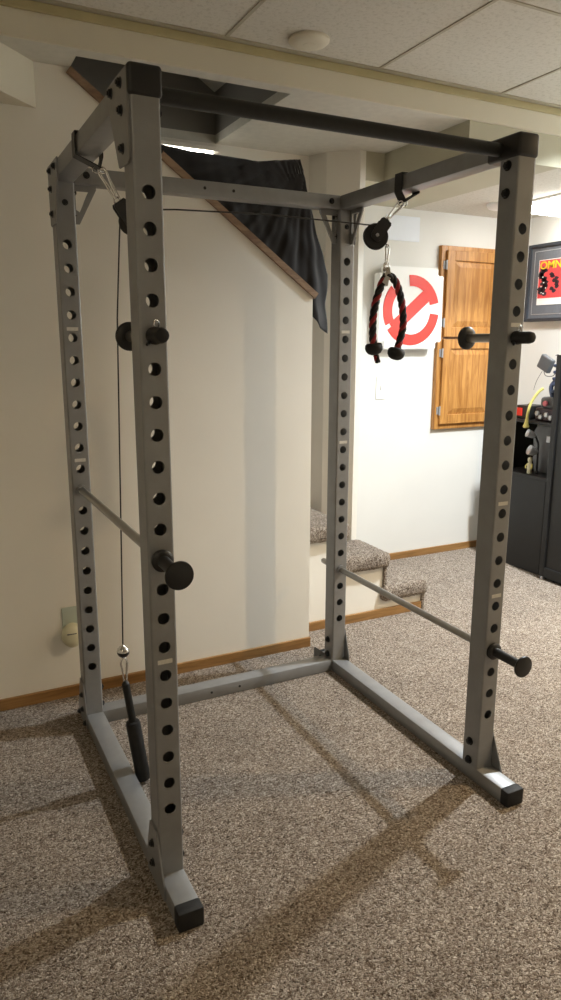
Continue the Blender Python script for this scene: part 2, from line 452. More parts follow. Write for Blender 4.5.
for nm, cx, y0 in (('A', 0, 0), ('B', W, 0), ('C', W, DP), ('D', 0, DP)): ups[nm] = upright(cx, y0)
def sticker(up, cx, y0, z, w=.038):
    bm = B(); box(bm, cx-w/2, cx+w/2, y0-.0008, y0+.0002, z-.0058, z+.0058)
    o = link('height_mark', bm, 'sticker', ups[up])
for a in (('A', 0, 0, .745), ('D', 0, DP, 1.575), ('D', 0, DP, 1.120), ('C', W, DP, 1.575), ('C', W, DP, 1.120), ('B', W, 0, 1.044), ('B', W, 0, .742), ('B', W, 0, 1.583)):
    sticker(*a)
# base runners
for cx in (0, W):
    bm = B(); box(bm, cx-PW, cx+PW, -.118, 1.052, FLOOR, .1305, bev=.005); r_ = link('base_runner', bm, 'steel', rk, smooth=True)
    for y0, y1 in ((-.152 if cx == 0 else -.147, -.112), (1.050, 1.072)):
        bm = B(); box(bm, cx-PW-.0015, cx+PW+.0015, y0, y1, FLOOR-.001, .132, bev=.006); o = link('end_cap', bm, 'rubber', r_, smooth=True); o['label'] = 'black rubber end cap'
bm = B(); box(bm, PW, W-PW, DP+.002, DP+.068, FLOOR, .1305, bev=.004)
rb = link('rear_base_bar', bm, 'steel', rk, smooth=True)
for x in (.482, .609):
    bm = B(); hexbolt(bm, (x, DP+.002, .106), (0, -1, 0), .004, .002); link('screw', bm, 'bolt', rb)
# top beams
for cx in (0, W):
    bm = B(); box(bm, cx-PW, cx+PW, -.001, DP+PD, 2.046, 2.098, bev=.005); link('top_side_beam', bm, 'steel', rk, smooth=True)
bm = B(); box(bm, PW, W-PW, DP+.002, DP+.062, 2.046, 2.097, bev=.004); tb = link('top_rear_beam', bm, 'steel', rk, smooth=True)
for x in (.494, .606):
    bm = B(); cyl(bm, (x, DP+.003, 2.072), (x, DP+.0005, 2.072), .0055, seg=16); link('bolt_hole', bm, 'black', tb)
# pull-up bar with corner sleeves
bm = B(); cyl(bm, (.036, .075, 2.070), (W-.036, .075, 2.070), .0185, seg=32); pb = link('pull_up_bar', bm, 'barblack', rk, smooth=True); pb['label'] = 'black pull-up bar'
for s, cx in ((1, 0), (-1, W)):
    bm = B(); box(bm, cx-PW-.005, cx+PW+.005, -.0055, .125, 2.040, 2.104, bev=.009, seg=4)
    o = link('corner_sleeve', bm, 'black', pb, smooth=True)
# gusset plates on the outer faces (yz outline)
def plate(cx, side, pts, bolts):
    x0 = cx+side*(PW+.0005)
    bm = B(); prism(bm, [(x0, y, z) for y, z in pts], (side*.005, 0, 0))
    bmesh.ops.recalc_face_normals(bm, faces=bm.faces[:])
    bmesh.ops.bevel(bm, geom=bm.edges[:], offset=.0012, segments=2, affect='EDGES')
    g = link('gusset_plate', bm, 'steel', rk)
    for y, z in bolts:
        bm = B(); hexbolt(bm, (x0+side*.005, y, z), (side, 0, 0), .0095); link('bolt', bm, 'bolt', g)
for cx, side in ((0, -1), (W, 1)):
    topA = [(.006, 1.916), (.006, 2.098), (.175, 2.098), (.165, 2.050), (.095, 1.912), (.02, 1.908)] if cx == 0 else [(.006, 1.916), (.006, 2.098), (.15, 2.098), (.14, 2.055), (.078, 2.03), (.074, 1.918), (.02, 1.908)]
    botA = [(.012, .262), (.068, .262), (.105, .15), (.105, .088), (-.045, .088), (-.045, .128)]
    tb_ = [(.055, 2.077), (.135, 2.077), (.055, 2.022), (.055, 1.945)]; bb_ = [(.045, .205), (.045, .145), (.085, .105), (-.02, .105)]
    f = lambda L: [(DP+PD-y, z) for y, z in L]
    plate(cx, side, topA, tb_); plate(cx, side, f(topA)[::-1], f(tb_))
    plate(cx, side, botA, bb_[:2]); plate(cx, side, f(botA)[::-1], f(bb_))
# nuts on the inner faces
for nm, cx, s, y0 in (('A', 0, 1, 0), ('B', W, -1, 0), ('C', W, -1, DP), ('D', 0, 1, DP)):
    for z in (2.022, 1.948, .217, .148):
        bm = B(); hexbolt(bm, (cx+s*PW, y0+.04, z), (s, 0, 0), .0115, .010); link('bolt', bm, 'bolt', ups[nm])
for nm, x in (('C', 1.092), ('D', .0)):
    bm = B(); hexbolt(bm, (x, DP, 1.982), (0, -1, 0), .008, .006); link('bolt', bm, 'bolt', ups[nm])
for x in (1.022, .075):
    bm = B(); hexbolt(bm, (x, DP+.002, 2.073), (0, -1, 0), .009, .006); link('bolt', bm, 'bolt', tb)
# corner braces under the rear beam: triangular straps with an opening
for x0, s in ((PW, 1), (W-PW, -1)):
    bm = B(); y = DP+.030; th = .006; h = .125; w = .078
    outer = [(0, 0), (w, 0), (w, -.012), (.018, -h), (0, -h)]
    inner = [(.008, -.020), (w-.026, -.020), (w-.030, -.026), (.020, -h+.038), (.008, -h+.046)]
    O = [[bm.verts.new((x0+s*p[0], y+k, 2.046+p[1])) for p in outer] for k in (0, th)]
    I = [[bm.verts.new((x0+s*p[0], y+k, 2.046+p[1])) for p in inner] for k in (0, th)]
    for k in (0, 1):
        for i in range(5): j = (i+1) % 5; bm.faces.new((O[k][i], O[k][j], I[k][j], I[k][i]))
    for R in (O, I):
        for i in range(5): j = (i+1) % 5; bm.faces.new((R[0][i], R[0][j], R[1][j], R[1][i]))
    link('corner_brace', bm, 'steel', rk)
bm = B(); w = .085; h = .13; xx = W+.012
outer = [(0, 0), (w, 0), (w, -.012), (.016, -h), (0, -h)]; inner = [(.008, -.016), (w-.024, -.016), (w-.028, -.022), (.018, -h+.036), (.008, -h+.044)]
O = [[bm.verts.new((xx+k, DP-p[0], 2.046+p[1])) for p in outer] for k in (0, .006)]
I = [[bm.verts.new((xx+k, DP-p[0], 2.046+p[1])) for p in inner] for k in (0, .006)]
for k in (0, 1):
    for i in range(5): j = (i+1) % 5; bm.faces.new((O[k][i], O[k][j], I[k][j], I[k][i]))
for Q in (O, I):
    for i in range(5): j = (i+1) % 5; bm.faces.new((Q[0][i], Q[0][j], Q[1][j], Q[1][i]))
link('corner_brace', bm, 'steel', rk)
bm = B(); prism(bm, [(W-PW, 1.015, .131), (W-PW-.055, 1.015, .131), (W-PW-.055, 1.015, .176), (W-PW-.048, 1.015, .176), (W-PW, 1.015, .136)], (0, .005, 0)); link('corner_brace', bm, 'steel', rk)

# ------------------------------------------------------------------ safety bars through holes
def safety(x, z, label, yb):
    t = thing('safety_bar', label, 'safety bar', (x, .45, z-.034), 'safety bars through the rack')
    bm = B(); cyl(bm, (x, -.02, z), (x, yb, z), .0125, seg=28); cyl(bm, (x, yb, z), (x, yb+.012, z), .0115, .006, seg=28); link('rod', bm, 'rod', t, smooth=True)
    bm = B(); lathe(bm, (x, -.0015, z), (0, -1, 0), [(0, .0265), (.010, .0275), (.014, .024), (.016, .0155), (.124, .0145)], 32); link('handle', bm, 'black', t, smooth=True)
    bm = B(); lathe(bm, (x, -.124, z), (0, -1, 0), [(0, .020), (.004, .032), (.009, .0345), (.013, .0335), (.014, .031)], 40); link('end_disc', bm, 'black', t, smooth=True)
    bm = B(); cyl(bm, (x, DP-.007, z), (x, DP-.001, z), .019, seg=28); link('washer', bm, 'steel', t, smooth=True)
safety(0, HZ[11], 'steel safety bar with black disc end, running through the two left uprights', 1.06)
safety(W, HZ[17], 'lower steel safety bar with black disc end, running through the two right uprights', 1.095)
# bar-catch pins in the front uprights
def pin(x, z, label):
    t = thing('bar_holder', label, 'bar holder', (x, .05, z-.036), 'bar holders in the front uprights')
    bm = B(); cyl(bm, (x, -.01, z), (x, .205, z), .0135, seg=24); link('rod', bm, 'rod', t, smooth=True)
    bm = B(); lathe(bm, (x, .198, z), (0, 1, 0), [(0, .018), (.003, .031), (.008, .036), (.013, .036), (.017, .031), (.018, .012)], 40); link('stop_disc', bm, 'black', t, smooth=True)
    bm = B(); lathe(bm, (x, -.0015, z), (0, -1, 0), [(0, .0195), (.012, .020), (.016, .0175), (.056, .0175), (.066, .015), (.069, .010)], 28); link('grip', bm, 'rubber', t, smooth=True)
    bm = B(); tube(bm, spline([(x-.004, -.012, z+.018), (x-.002, -.02, z+.034), (x+.008, -.014, z+.030), (x+.008, -.008, z+.016)], 8), .0018, 8); link('clip', bm, 'chrome', t, smooth=True)
    bm = B(); lathe(bm, (x-.012, -.010, z-.012), (-.6, -.6, -.45), [(0, .004), (.012, .005), (.018, .003)], 12); link('spring_pin', bm, 'bolt', t, smooth=True)
pin(0, HZ[4]-.001, 'black bar holder pin with a stop disc in the front left upright')
pin(W, HZ[4]+.001, 'black bar holder pin with a stop disc in the front right upright')

# ------------------------------------------------------------------ cable, pulleys, attachments
def ribbon(bm, pts, y0, y1, th):
    P = [Vector((p[0], 0, p[1])) for p in pts]; n = len(P); rings = []
    for i, p in enumerate(P):
        a = P[i-1]; b = P[(i+1) % n]; t = (b-a).normalized(); nn = Vector((-t.z, 0, t.x))
        rings.append([bm.verts.new((p.x+nn.x*s*th/2, y, p.z+nn.z*s*th/2)) for s, y in ((-1, y0), (1, y0), (1, y1), (-1, y1))])
    for a, b in zip(rings, rings[1:]+rings[:1]):
        for k in range(4): j = (k+1) % 4; bm.faces.new((a[k], a[j], b[j], b[k]))
def strap(cx, apex, y, label):
    o = .0375
    t = thing('webbing_strap', label, 'strap', (apex[0], y, apex[1]), 'straps round the top side beams')
    pts = [(cx+o, 2.102), (cx-o, 2.102), (cx-o-.0005, 2.07), (cx-o, 2.042)]
    a = Vector((cx-o, 2.042)); ap = Vector(apex); c = Vector((cx+o, 2.042))
    for k in (.3, .6, .85): pts.append(tuple(a.lerp(ap, k)))
    pts.append(tuple(ap+Vector((0, -.002))))
    for k in (.15, .4, .7): pts.append(tuple(ap.lerp(c, k)))
    pts += [(cx+o, 2.042), (cx+o+.0005, 2.07)]
    bm = B(); ribbon(bm, pts, y-.021, y+.021, .0028); link('webbing', bm, 'web', t)
    bm = B()
    for k in (-1, 1):
        P = [(apex[0]+k*.008+.011*math.cos(q*PI/6), y, apex[1]-.004+.009*math.sin(q*PI/6)) for q in range(12)]
        tube(bm, P, .002, 8, closed=True)
    link('ring', bm, 'chrome', t, smooth=True)
strap(0, (.030, 2.015), .575, 'black webbing strap looped round the left top beam')
strap(W, (1.080, 2.012), .560, 'black webbing strap looped round the right top beam')
def carabiner(p0, p1, w, label, r=.0028, name='snap_hook', side=(.89, -.45, 0), grp='metal snap hooks'):
    p0, p1 = Vector(p0), Vector(p1); d = (p1-p0); L = d.length; d.normalize()
    s = Vector(side); s = (s-d*s.dot(d)).normalized()
    t = thing(name, label, 'snap hook', p1, grp)
    outline = [(0, 0), (.06, .55), (.2, .9), (.45, .75), (.8, .45), (.95, .3), (1, 0), (.95, -.3), (.8, -.45), (.45, -.62), (.2, -.85), (.06, -.55)]
    P = spline([p0+d*L*a+s*w/2*b for a, b in outline], 5, closed=True)
    bm = B(); tube(bm, P, r, 10, closed=True); link('hook_body', bm, 'chrome', t, smooth=True)
    bm = B(); q0 = p0+d*L*.2+s*w/2*.80; q1 = p0+d*L*.75+s*w/2*.42; cyl(bm, q0, q1, r*1.25, seg=12); link('gate', bm, 'chrome', t, smooth=True)
    bm = B(); cyl(bm, p0+d*L*.93, p0+d*L*1.05, r*1.8, seg=12); link('swivel', bm, 'chrome', t, smooth=True)
def pulley(c, up, n, label, R=.040):
    """c wheel centre, up: direction of hanger, n: axle direction"""
    c = Vector(c); up = Vector(up).normalized(); n = Vector(n); n = (n-up*n.dot(up)).normalized(); s = up.cross(n)
    t = thing('cable_pulley', label, 'pulley', c-Vector((0, 0, R)), 'black cable pulleys')
    bm = B(); lathe(bm, c-n*.0095, n, [(0, .010), (0, .030), (.0005, R), (.003, R+.001), (.0065, R-.007), (.0125, R-.007), (.016, R+.001), (.0185, R), (.019, .030), (.019, .010)], 48)
    link('wheel', bm, 'black', t, smooth=True)
    for k in (-1, 1):
        bm = B(); pts = []
        hw = .021
        for a in range(13):
            an = PI+a/12*PI; pts.append(c+s*hw*math.cos(an)+up*hw*math.sin(an))
        pts += [c+s*hw+up*.058, c+s*(hw-.005)+up*.066, c-s*(hw-.005)+up*.066, c-s*hw+up*.058]
        off = n*k*.0125
        prism(bm, [p+off for p in pts], n*k*.004); link('side_plate', bm, 'charcoal', t)
    bm = B(); o = c+up*.066
    prism(bm, [o+n*.0165+s*.016, o-n*.0165+s*.016, o-n*.0165-s*.016, o+n*.0165-s*.016], up*-.004); link('bridge', bm, 'black', t)
    bm = B(); cyl(bm, c-n*.020, c+n*.020, .0065, seg=6); cyl(bm, c-n*.0215, c+n*.0215, .0045, seg=16); link('axle', bm, 'silver', t, smooth=False)
    bm = B(); P = [o+up*.004+s*.010*math.cos(q*PI/8)+up*.009*math.sin(q*PI/8) for q in range(16)]; tube(bm, P, .0026, 8, closed=True); link('eye', bm, 'chrome', t, smooth=True)
YC = .555
cR = Vector((.968, YC, 1.889)); uR = Vector((.052, 0, .066)).normalized()
cL = Vector((.117, .57, 1.876)); uL = Vector((-.048, 0, .068)).normalized()
pulley(cR, uR, (-.35, -1, .05), 'black cable pulley hanging from the right top beam', .043)
pulley(cL, uL, (-.1, -1, 0), 'black cable pulley hanging from the left top beam, partly behind the front upright', .036)
carabiner((1.079, .558, 2.014), cR+uR*.080, .026, 'steel snap hook joining the right strap to its pulley')
carabiner((.032, .573, 2.018), cL+uL*.078, .026, 'steel snap hook joining the left strap to its pulley')
carabiner((.040, .590, 2.014), cL+uL*.070+Vector((.010, .01, .006)), .018, 'second steel snap hook beside the left pulley hook', r=.0022)
# cable: down on the left, across, down on the right
bm = B()
xl_ = cL.x
P = [(.021, .53, .56), (.034, .540, .9), (.058, .555, 1.6), (.078, .567, 1.83)]
P = [Vector(p) for p in P]
for k in range(9):
    a = PI-k/8*PI/2; P.append(cL+Vector((.034*math.cos(a), 0, .034*math.sin(a))))
P += [Vector((.25, .565, 1.921)), Vector((.55, .56, 1.930)), cR+Vector((-.010, 0, .036))]
for k in range(1, 8):
    a = PI/2-k/8*PI/2*1.0; P.append(cR+Vector((.034*math.cos(a), 0, .034*math.sin(a))))
P.append(Vector((1.010, YC, 1.872))); P.append(Vector((1.018, YC, 1.856)))
tube(bm, P, .0024, 8)
cab = tag(link('steel_cable', bm, 'cable', smooth=True), 'thin dark cable running between the two pulleys and down the left side', 'cable')
bm = B(); lathe(bm, (.0215, .53, .533), (.012, .01, 1), [(0, .006), (.004, .013), (.011, .0185), (.020, .0205)], 28); o = link('ball_stop', bm, 'black', cab, smooth=True); o['label'] = 'two-tone ball stop, black below and chrome above'
bm = B(); lathe(bm, (.02175, .5302, .5532), (.012, .01, 1), [(0, .0205), (.008, .0185), (.014, .013), (.018, .006), (.024, .003)], 28); link('ball_stop_cap', bm, 'chrome', cab, smooth=True)
carabiner((.022, .53, .530), (.024, .528, .442), .024, 'steel snap hook below the ball stop, holding the black bar', r=.003, side=(1, 0, 0))
# black bar hanging at the lower left
t = thing('hanging_bar', 'black padded bar hanging on the cable, its end on the carpet', 'bar attachment', (.066, .515, FLOOR))
a = Vector((.0235, .527, .440)); b = Vector((.066, .513, FLOOR+.008)); d = b-a
bm = B(); cyl(bm, a, a+d*.45, .0125, .0125, seg=24); lathe(bm, a, -d, [(0, .0125), (.004, .010), (.010, .005)], 24); link('bar', bm, 'barblack', t, smooth=True)
bm = B(); lathe(bm, a+d*.38, d, [(0, .014), (.003, .022), (.010, .024), (d.length*.62-.012, .0245), (d.length*.62-.004, .022), (d.length*.62, .016)], 32); link('foam_grip', bm, 'rubber', t, smooth=True)
# right: hook, eye and rope
carabiner((1.019, YC, 1.866), (1.017, YC, 1.800), .018, 'steel snap hook under the right pulley, holding the rope', r=.0025, side=(1, 0, 0))
t = thing('tricep_rope', 'red and black braided rope with black ball ends hanging from the right pulley', 'rope attachment', (1.02, YC, 1.468))
bm = B()
P = [(1.017+.010*math.cos(q*PI/8), YC, 1.795+.012*math.sin(q*PI/8)) for q in range(16)]; tube(bm, P, .003, 8, closed=True)
vs = prism(bm, [(1.005, YC-.010, 1.745), (1.031, YC-.010, 1.752), (1.026, YC-.010, 1.790), (1.010, YC-.010, 1.790)], (0, .003, 0))
prism(bm, [(1.005, YC+.007, 1.745), (1.031, YC+.007, 1.752), (1.026, YC+.007, 1.790), (1.010, YC+.007, 1.790)], (0, .003, 0))
cyl(bm, (1.017, YC-.014, 1.782), (1.017, YC+.014, 1.782), .0045, seg=12)
prism(bm, [(.992, YC-.014, 1.738), (1.016, YC-.014, 1.726), (1.022, YC-.014, 1.756), (1.008, YC-.014, 1.762)], (0, .028, 0))
link('metal_clevis', bm, 'chrome', t)
def braid(path, R=.0115, twist=30, parent=None):
    P = spline(path, 24); T, U = frames(P); L = 0; Ls = [0]
    for a, b in zip(P, P[1:]): Ls.append(Ls[-1]+(b-a).length)
    bm = B(); lay = bm.verts.layers.float.new('strand')
    for s in range(3):
        Q = [p+(U[i]*math.cos(2*PI*s/3+Ls[i]*2*PI*twist)+T[i].cross(U[i])*math.sin(2*PI*s/3+Ls[i]*2*PI*twist))*R*.48 for i, p in enumerate(P)]
        for ring in tube(bm, Q, R*.60, 10):
            for v in ring: v[lay] = 1.0 if s == 0 else 0.0
    return bm
braid_pts = [(.979, YC+.004, 1.500), (.970, YC+.003, 1.56), (.968, YC, 1.62), (.979, YC, 1.680), (.992, YC, 1.715), (1.004, YC, 1.742), (1.018, YC, 1.757), (1.036, YC, 1.760), (1.054, YC, 1.748), (1.069, YC-.002, 1.722), (1.086, YC-.006, 1.664), (1.093, YC-.008, 1.594), (1.079, YC-.008, 1.535), (1.061, YC-.008, 1.485)]
link('braided_rope', braid(braid_pts, R=.0130, twist=14), 'rope', t, smooth=True)
link('rope_tail', braid([(.9855, YC+.004, 1.487), (.992, YC+.004, 1.476), (.995, YC+.004, 1.462)], .010, 14), 'rope', t, smooth=True)
for (p, ax) in (((.975, YC+.004, 1.530), (.14, 0, -1)), ((1.071, YC-.008, 1.512), (-.28, .02, -1))):
    bm = B(); lathe(bm, p, ax, [(0, .014), (.001, .025), (.006, .0300), (.015, .0320), (.026, .0300), (.036, .023), (.041, .012)], 32); link('rubber_end', bm, 'rubber', t, smooth=True)

# ------------------------------------------------------------------ far wall
t = thing('wall_sign', 'white square box sign with a red ring and slash on the far wall', 'sign', (2.335, YF, 1.49))
bm = B(); vs = box(bm, 2.085, 2.585, 2.165, 2.222, 1.495, 1.998)
es = [e for e in bm.edges if abs((e.verts[0].co-e.verts[1].co).y) > .02]
bmesh.ops.bevel(bm, geom=es, offset=.045, segments=8, affect='EDGES'); bmesh.ops.bevel(bm, geom=[e for e in bm.edges if len(e.link_faces) == 2 and e.calc_face_angle() > 1.2], offset=.006, segments=2, affect='EDGES')
link('box_face', bm, 'white', t, smooth=True)
bx('wall_mount', 'white', t, 2.2, 2.47, 2.221, YF, 1.62, 1.88)
SC = (2.335, 1.735); Ro, Ri = .215, .148; yS = 2.1645
def arcpoly(a0, a1, n=24):
    P = []
    for k in range(n+1):
        a = math.radians(a0+(a1-a0)*k/n); P.append((SC[0]+Ro*math.cos(a), yS, SC[1]+Ro*math.sin(a)))
    for k in range(n, -1, -1):
        a = math.radians(a0+(a1-a0)*k/n); P.append((SC[0]+Ri*math.cos(a), yS, SC[1]+Ri*math.sin(a)))
    return P
def strip(bm, a0, a1, n=28):
    prev = None
    for k in range(n+1):
        a = math.radians(a0+(a1-a0)*k/n); c, s = math.cos(a), math.sin(a)
        q = [bm.verts.new((SC[0]+r*c, y, SC[1]+r*s)) for r, y in ((Ro, yS), (Ri, yS), (Ri, yS-.003), (Ro, yS-.003))]
        if prev:
            for i in range(4): j = (i+1) % 4; bm.faces.new((prev[i], prev[j], q[j], q[i]))
        else: bm.faces.new(q)
        prev = q
    bm.faces.new(prev[::-1])
bm = B(); strip(bm, 138, 206); strip(bm, 14, 97); strip(bm, 214, 354)
d = Vector((1, 0, .82)).normalized(); n = Vector((-.82, 0, 1)).normalized(); c = Vector((SC[0], yS, SC[1]))
prism(bm, [c-d*.180-n*.040, c+d*.180-n*.040, c+d*.180+n*.040, c-d*.180+n*.040], (0, -.0026, 0))
o = link('red_emblem', bm, 'red', t); o['label'] = 'red prohibition ring and slash'

# access panel near the ceiling
t = tag(bx('access_panel', 'paper', None, 2.17, 2.428, YF-.006, YF, 2.158, 2.305, bev=.002), 'small pale blank panel on the far wall above the sign', 'panel')
# switch
t = thing('light_switch', 'white light switch plate on the far wall below the sign', 'switch', (2.17, YF, 1.174))
bx('plate', 'white', t, 2.135, 2.208, YF-.006, YF, 1.178, 1.325, bev=.003)
bx('toggle', 'white', t, 2.165, 2.178, YF-.016, YF-.005, 1.238, 1.268, bev=.002)
# dome on the far ceiling
t = thing('ceiling_detector', 'white dome smoke detector on the lower far ceiling', 'smoke detector', (2.72, 1.86, ZF-.035))
bm = B(); lathe(bm, (2.72, 1.86, ZF), (0, 0, -1), [(0, .07), (.012, .07), (.028, .058), (.036, .03), (.037, 0)], 36); link('body', bm, 'white', t, smooth=True)
t = thing('smoke_detector', 'round cream smoke detector on the front tiled ceiling', 'smoke detector', (.885, .895, ZT-.035))
bm = B(); lathe(bm, (.885, .895, ZT-.001), (0, 0, -1), [(0, .074), (.008, .074), (.016, .064), (.019, .040), (.0195, 0)], 40); link('body', bm, 'soffit', t, smooth=True)
bm = B(); lathe(bm, (.885, .895, ZT-.0195), (0, 0, -1), [(0, .022), (.002, .020), (.0025, 0)], 24); link('sensor_cap', bm, 'soffit', t, smooth=True)
# far flush lamp
t = thing('flush_ceiling_light', 'bright flush ceiling light on the lower far ceiling', 'light', (3.0, 1.60, ZF-.05))
bx('lamp_base', 'white', t, 2.80, 3.20, 1.40, 1.80, ZF-.014, ZF, bev=.003)
bm = B(); box(bm, 2.815, 3.185, 1.415, 1.785, ZF-.055, ZF-.013, bev=.014, seg=4); link('diffuser', bm, 'lamp', t, smooth=True)

# wooden wall cabinet
t = thing('wall_cabinet', 'honey oak wall cabinet with two stacked raised-panel doors', 'cabinet', (2.86, YF, .963))
cx0, cx1, cz0, cz1 = 2.592, 3.135, .963, 2.148
bm = B(); box(bm, cx0, cx1, YF-.012, YF, cz0, cz1)
fw = .052
box(bm, cx0, cx0+fw, YF-.030, YF-.012, cz0, cz1, bev=.003); box(bm, cx1-fw, cx1, YF-.030, YF-.012, cz0, cz1, bev=.003)
box(bm, cx0+fw, cx1-fw, YF-.030, YF-.012, cz1-.045, cz1, bev=.003); box(bm, cx0+fw, cx1-fw, YF-.030, YF-.012, cz0, cz0+.05, bev=.003)
link('face_frame', bm, 'cabwood', t)
for z0, z1 in ((1.575, 2.118), (.999, 1.560)):
    dx0, dx1 = cx0+.037, cx1-.037
    bm = B(); s = .062; y0, y1 = YF-.050, YF-.031
    box(bm, dx0, dx0+s, y0, y1, z0, z1, bev=.003); box(bm, dx1-s, dx1, y0, y1, z0, z1, bev=.003)
    box(bm, dx0+s, dx1-s, y0, y1, z1-s, z1, bev=.003); box(bm, dx0+s, dx1-s, y0, y1, z0, z0+s, bev=.003)
    dr = link('door', bm, 'cabwood', t)
    bm = B(); a = [(dx0+s, YF-.036, z0+s), (dx1-s, YF-.036, z0+s), (dx1-s, YF-.036, z1-s), (dx0+s, YF-.036, z1-s)]
    k = .040; b = [(dx0+s+k, YF-.048, z0+s+k), (dx1-s-k, YF-.048, z0+s+k), (dx1-s-k, YF-.048, z1-s-k), (dx0+s+k, YF-.048, z1-s-k)]
    A = [bm.verts.new(p) for p in a]; Bq = [bm.verts.new(p) for p in b]; bm.faces.new(Bq)
    for i in range(4): j = (i+1) % 4; bm.faces.new((A[i], A[j], Bq[j], Bq[i]))
    C_ = [bm.verts.new((p[0], YF-.031, p[2])) for p in a]; bm.faces.new(C_[::-1])
    for i in range(4): j = (i+1) % 4; bm.faces.new((C_[i], C_[j], A[j], A[i]))
    link('raised_panel', bm, 'cabwood', dr)
    for hz in (z0+.09, z1-.09):
        bm = B(); cyl(bm, (dx0-.004, YF-.044, hz-.03), (dx0-.004, YF-.044, hz+.03), .006, seg=12); box(bm, dx0-.02, dx0-.003, YF-.034, YF-.030, hz-.025, hz+.025)
        link('hinge', bm, 'silver', dr)

# framed magazine cover on the right wall (faces -x)
X0 = XR
t = thing('framed_cover', 'charcoal framed red magazine cover with yellow title on the right wall', 'picture', (X0, 1.905, 1.677))
y0, y1, z0, z1 = 1.695, 2.115, 1.677, 2.172; f = .022
bm = B()
box(bm, X0-.028, X0-.004, y0, y0+f, z0, z1, bev=.003); box(bm, X0-.028, X0-.004, y1-f, y1, z0, z1, bev=.003)
box(bm, X0-.028, X0-.004, y0+f, y1-f, z0, z0+f, bev=.003); box(bm, X0-.028, X0-.004, y0+f, y1-f, z1-f, z1, bev=.003)
link('frame', bm, 'frameblk', t)
bx('mat_board', 'greymat', t, X0-.014, X0-.004, y0+f, y1-f, z0+f, z1-f)
bm = B(); yy0, yy1, zz0, zz1 = 1.745, 2.065, 1.722, 2.128; l = .004
for q in ((yy0, yy1, zz0, zz0+l), (yy0, yy1, zz1-l, zz1), (yy0, yy0+l, zz0, zz1), (yy1-l, yy1, zz0, zz1)): box(bm, X0-.0150, X0-.0138, *q)
link('mat_line', bm, 'silver', t)
bx('cover_sheet', 'white', t, X0-.0165, X0-.0138, 1.800, 2.022, 1.783, 2.070)
sheet = bx('cover_art', 'coverred', t, X0-.0175, X0-.0164, 1.806, 2.017, 1.826, 2.066)
bm = B(); random.seed(3)
for i in range(16):
    yy = 1.975+random.uniform(-.024, .022); zz = 1.855+i*.0105
    c_ = [(X0-.0182, yy+random.uniform(.018, .032)*math.cos(k*PI/4), zz+random.uniform(.010, .018)*math.sin(k*PI/4)) for k in range(8)]
    prism(bm, c_, (.0006, 0, 0))
link('cover_figure', bm, 'dark', sheet); bm = B()
for i in range(9):
    yy = 1.885+random.uniform(-.03, .03); zz = 1.87+i*.013
    c_ = [(X0-.0182, yy+random.uniform(.012, .024)*math.cos(k*PI/4), zz+random.uniform(.009, .016)*math.sin(k*PI/4)) for k in range(8)]
    prism(bm, c_, (.0006, 0, 0))
link('cover_figure', bm, 'dark', sheet)
bm = B()
for yy, zz in ((1.985, 1.862), (1.968, 1.856), (1.990, 1.90), (1.97, 1.925), (1.98, 1.96), (1.95, 1.89)):
    prism(bm, [(X0-.0188, yy+.006*math.cos(k*PI/4), zz+.004*math.sin(k*PI/4)) for k in range(8)], (.0004, 0, 0))
link('cover_highlights', bm, 'white', sheet)
cu = bpy.data.curves.new('title', 'FONT'); cu.body = 'OMNI'; cu.size = .066; cu.extrude = .0006; cu.offset = .0016; cu.align_x = 'LEFT'
tmp = bpy.data.objects.new('title', cu); COL.objects.link(tmp)
dg = bpy.context.evaluated_depsgraph_get(); me = bpy.data.meshes.new_from_object(tmp.evaluated_get(dg))
bpy.data.objects.remove(tmp)
bm = B(); bm.from_mesh(me)
w_ = max(v.co.x for v in bm.verts); sx = .200/w_
for v in bm.verts: v.co = Vector((X0-.0184-v.co.z, 2.012-v.co.x*sx, 2.012+v.co.y))
link('title_lettering', bm, 'yellow', sheet)

# ------------------------------------------------------------------ desk, cabinet and clutter at the right
t = thing('black_desk', 'black desk with solid panel side against the right wall', 'desk', (3.10, 1.69, FLOOR))
bx('desk_top', 'blackwood', t, 2.94, XR-.001, 1.50, 1.955, .690, .712, bev=.003)
bx('side_panel', 'blackwood', t, 2.95, 2.97, 1.535, 1.95, FLOOR+.002, .690, bev=.002)
bx('back_panel', 'blackwood', t, 2.97, XR-.001, 1.93, 1.95, FLOOR+.002, .690, bev=.002)
bx('front_panel', 'blackwood', t, 2.97, XR-.001, 1.535, 1.555, FLOOR+.002, .690, bev=.002)
t = thing('black_cabinet', 'tall black cabinet beside the desk at the photo edge', 'cabinet', (3.08, 1.17, FLOOR))
bm = B()
box(bm, 2.905, 2.93, 1.455, 1.492, .10, 1.467, bev=.003)
box(bm, 2.905, 2.93, .85, .89, .10, 1.467, bev=.003)
box(bm, 2.905, 2.93, .89, 1.455, 1.425, 1.467, bev=.003); box(bm, 2.905, 2.93, .89, 1.455, .10, .16, bev=.003)
link('door_frame', bm, 'blackwood', t)
bx('carcass', 'blackwood', t, 2.931, XR-.001, .85, 1.490, .10, 1.467, bev=.003)
bx('door_panel', 'black', t, 2.918, 2.931, .89, 1.455, .16, 1.425)
bx('plinth', 'blackwood', t, 2.935, XR-.01, .87, 1.47, FLOOR+.001, .10)
for yy in (1.475, .88):
    bm = B(); lathe(bm, (2.925, yy, .10), (0, 0, -1), [(0, .010), (.008, .012), (.012, .016), (.0215, .016)], 16); link('foot', bm, 'silver', t, smooth=True)
bm = B(); box(bm, 2.899, 2.905, 1.335, 1.355, .80, 1.0, bev=.002); link('handle', bm, 'grey', t)
t = thing('desk_hutch', 'low black hutch shelf standing on the black desk', 'shelf', (3.14, 1.69, .712))
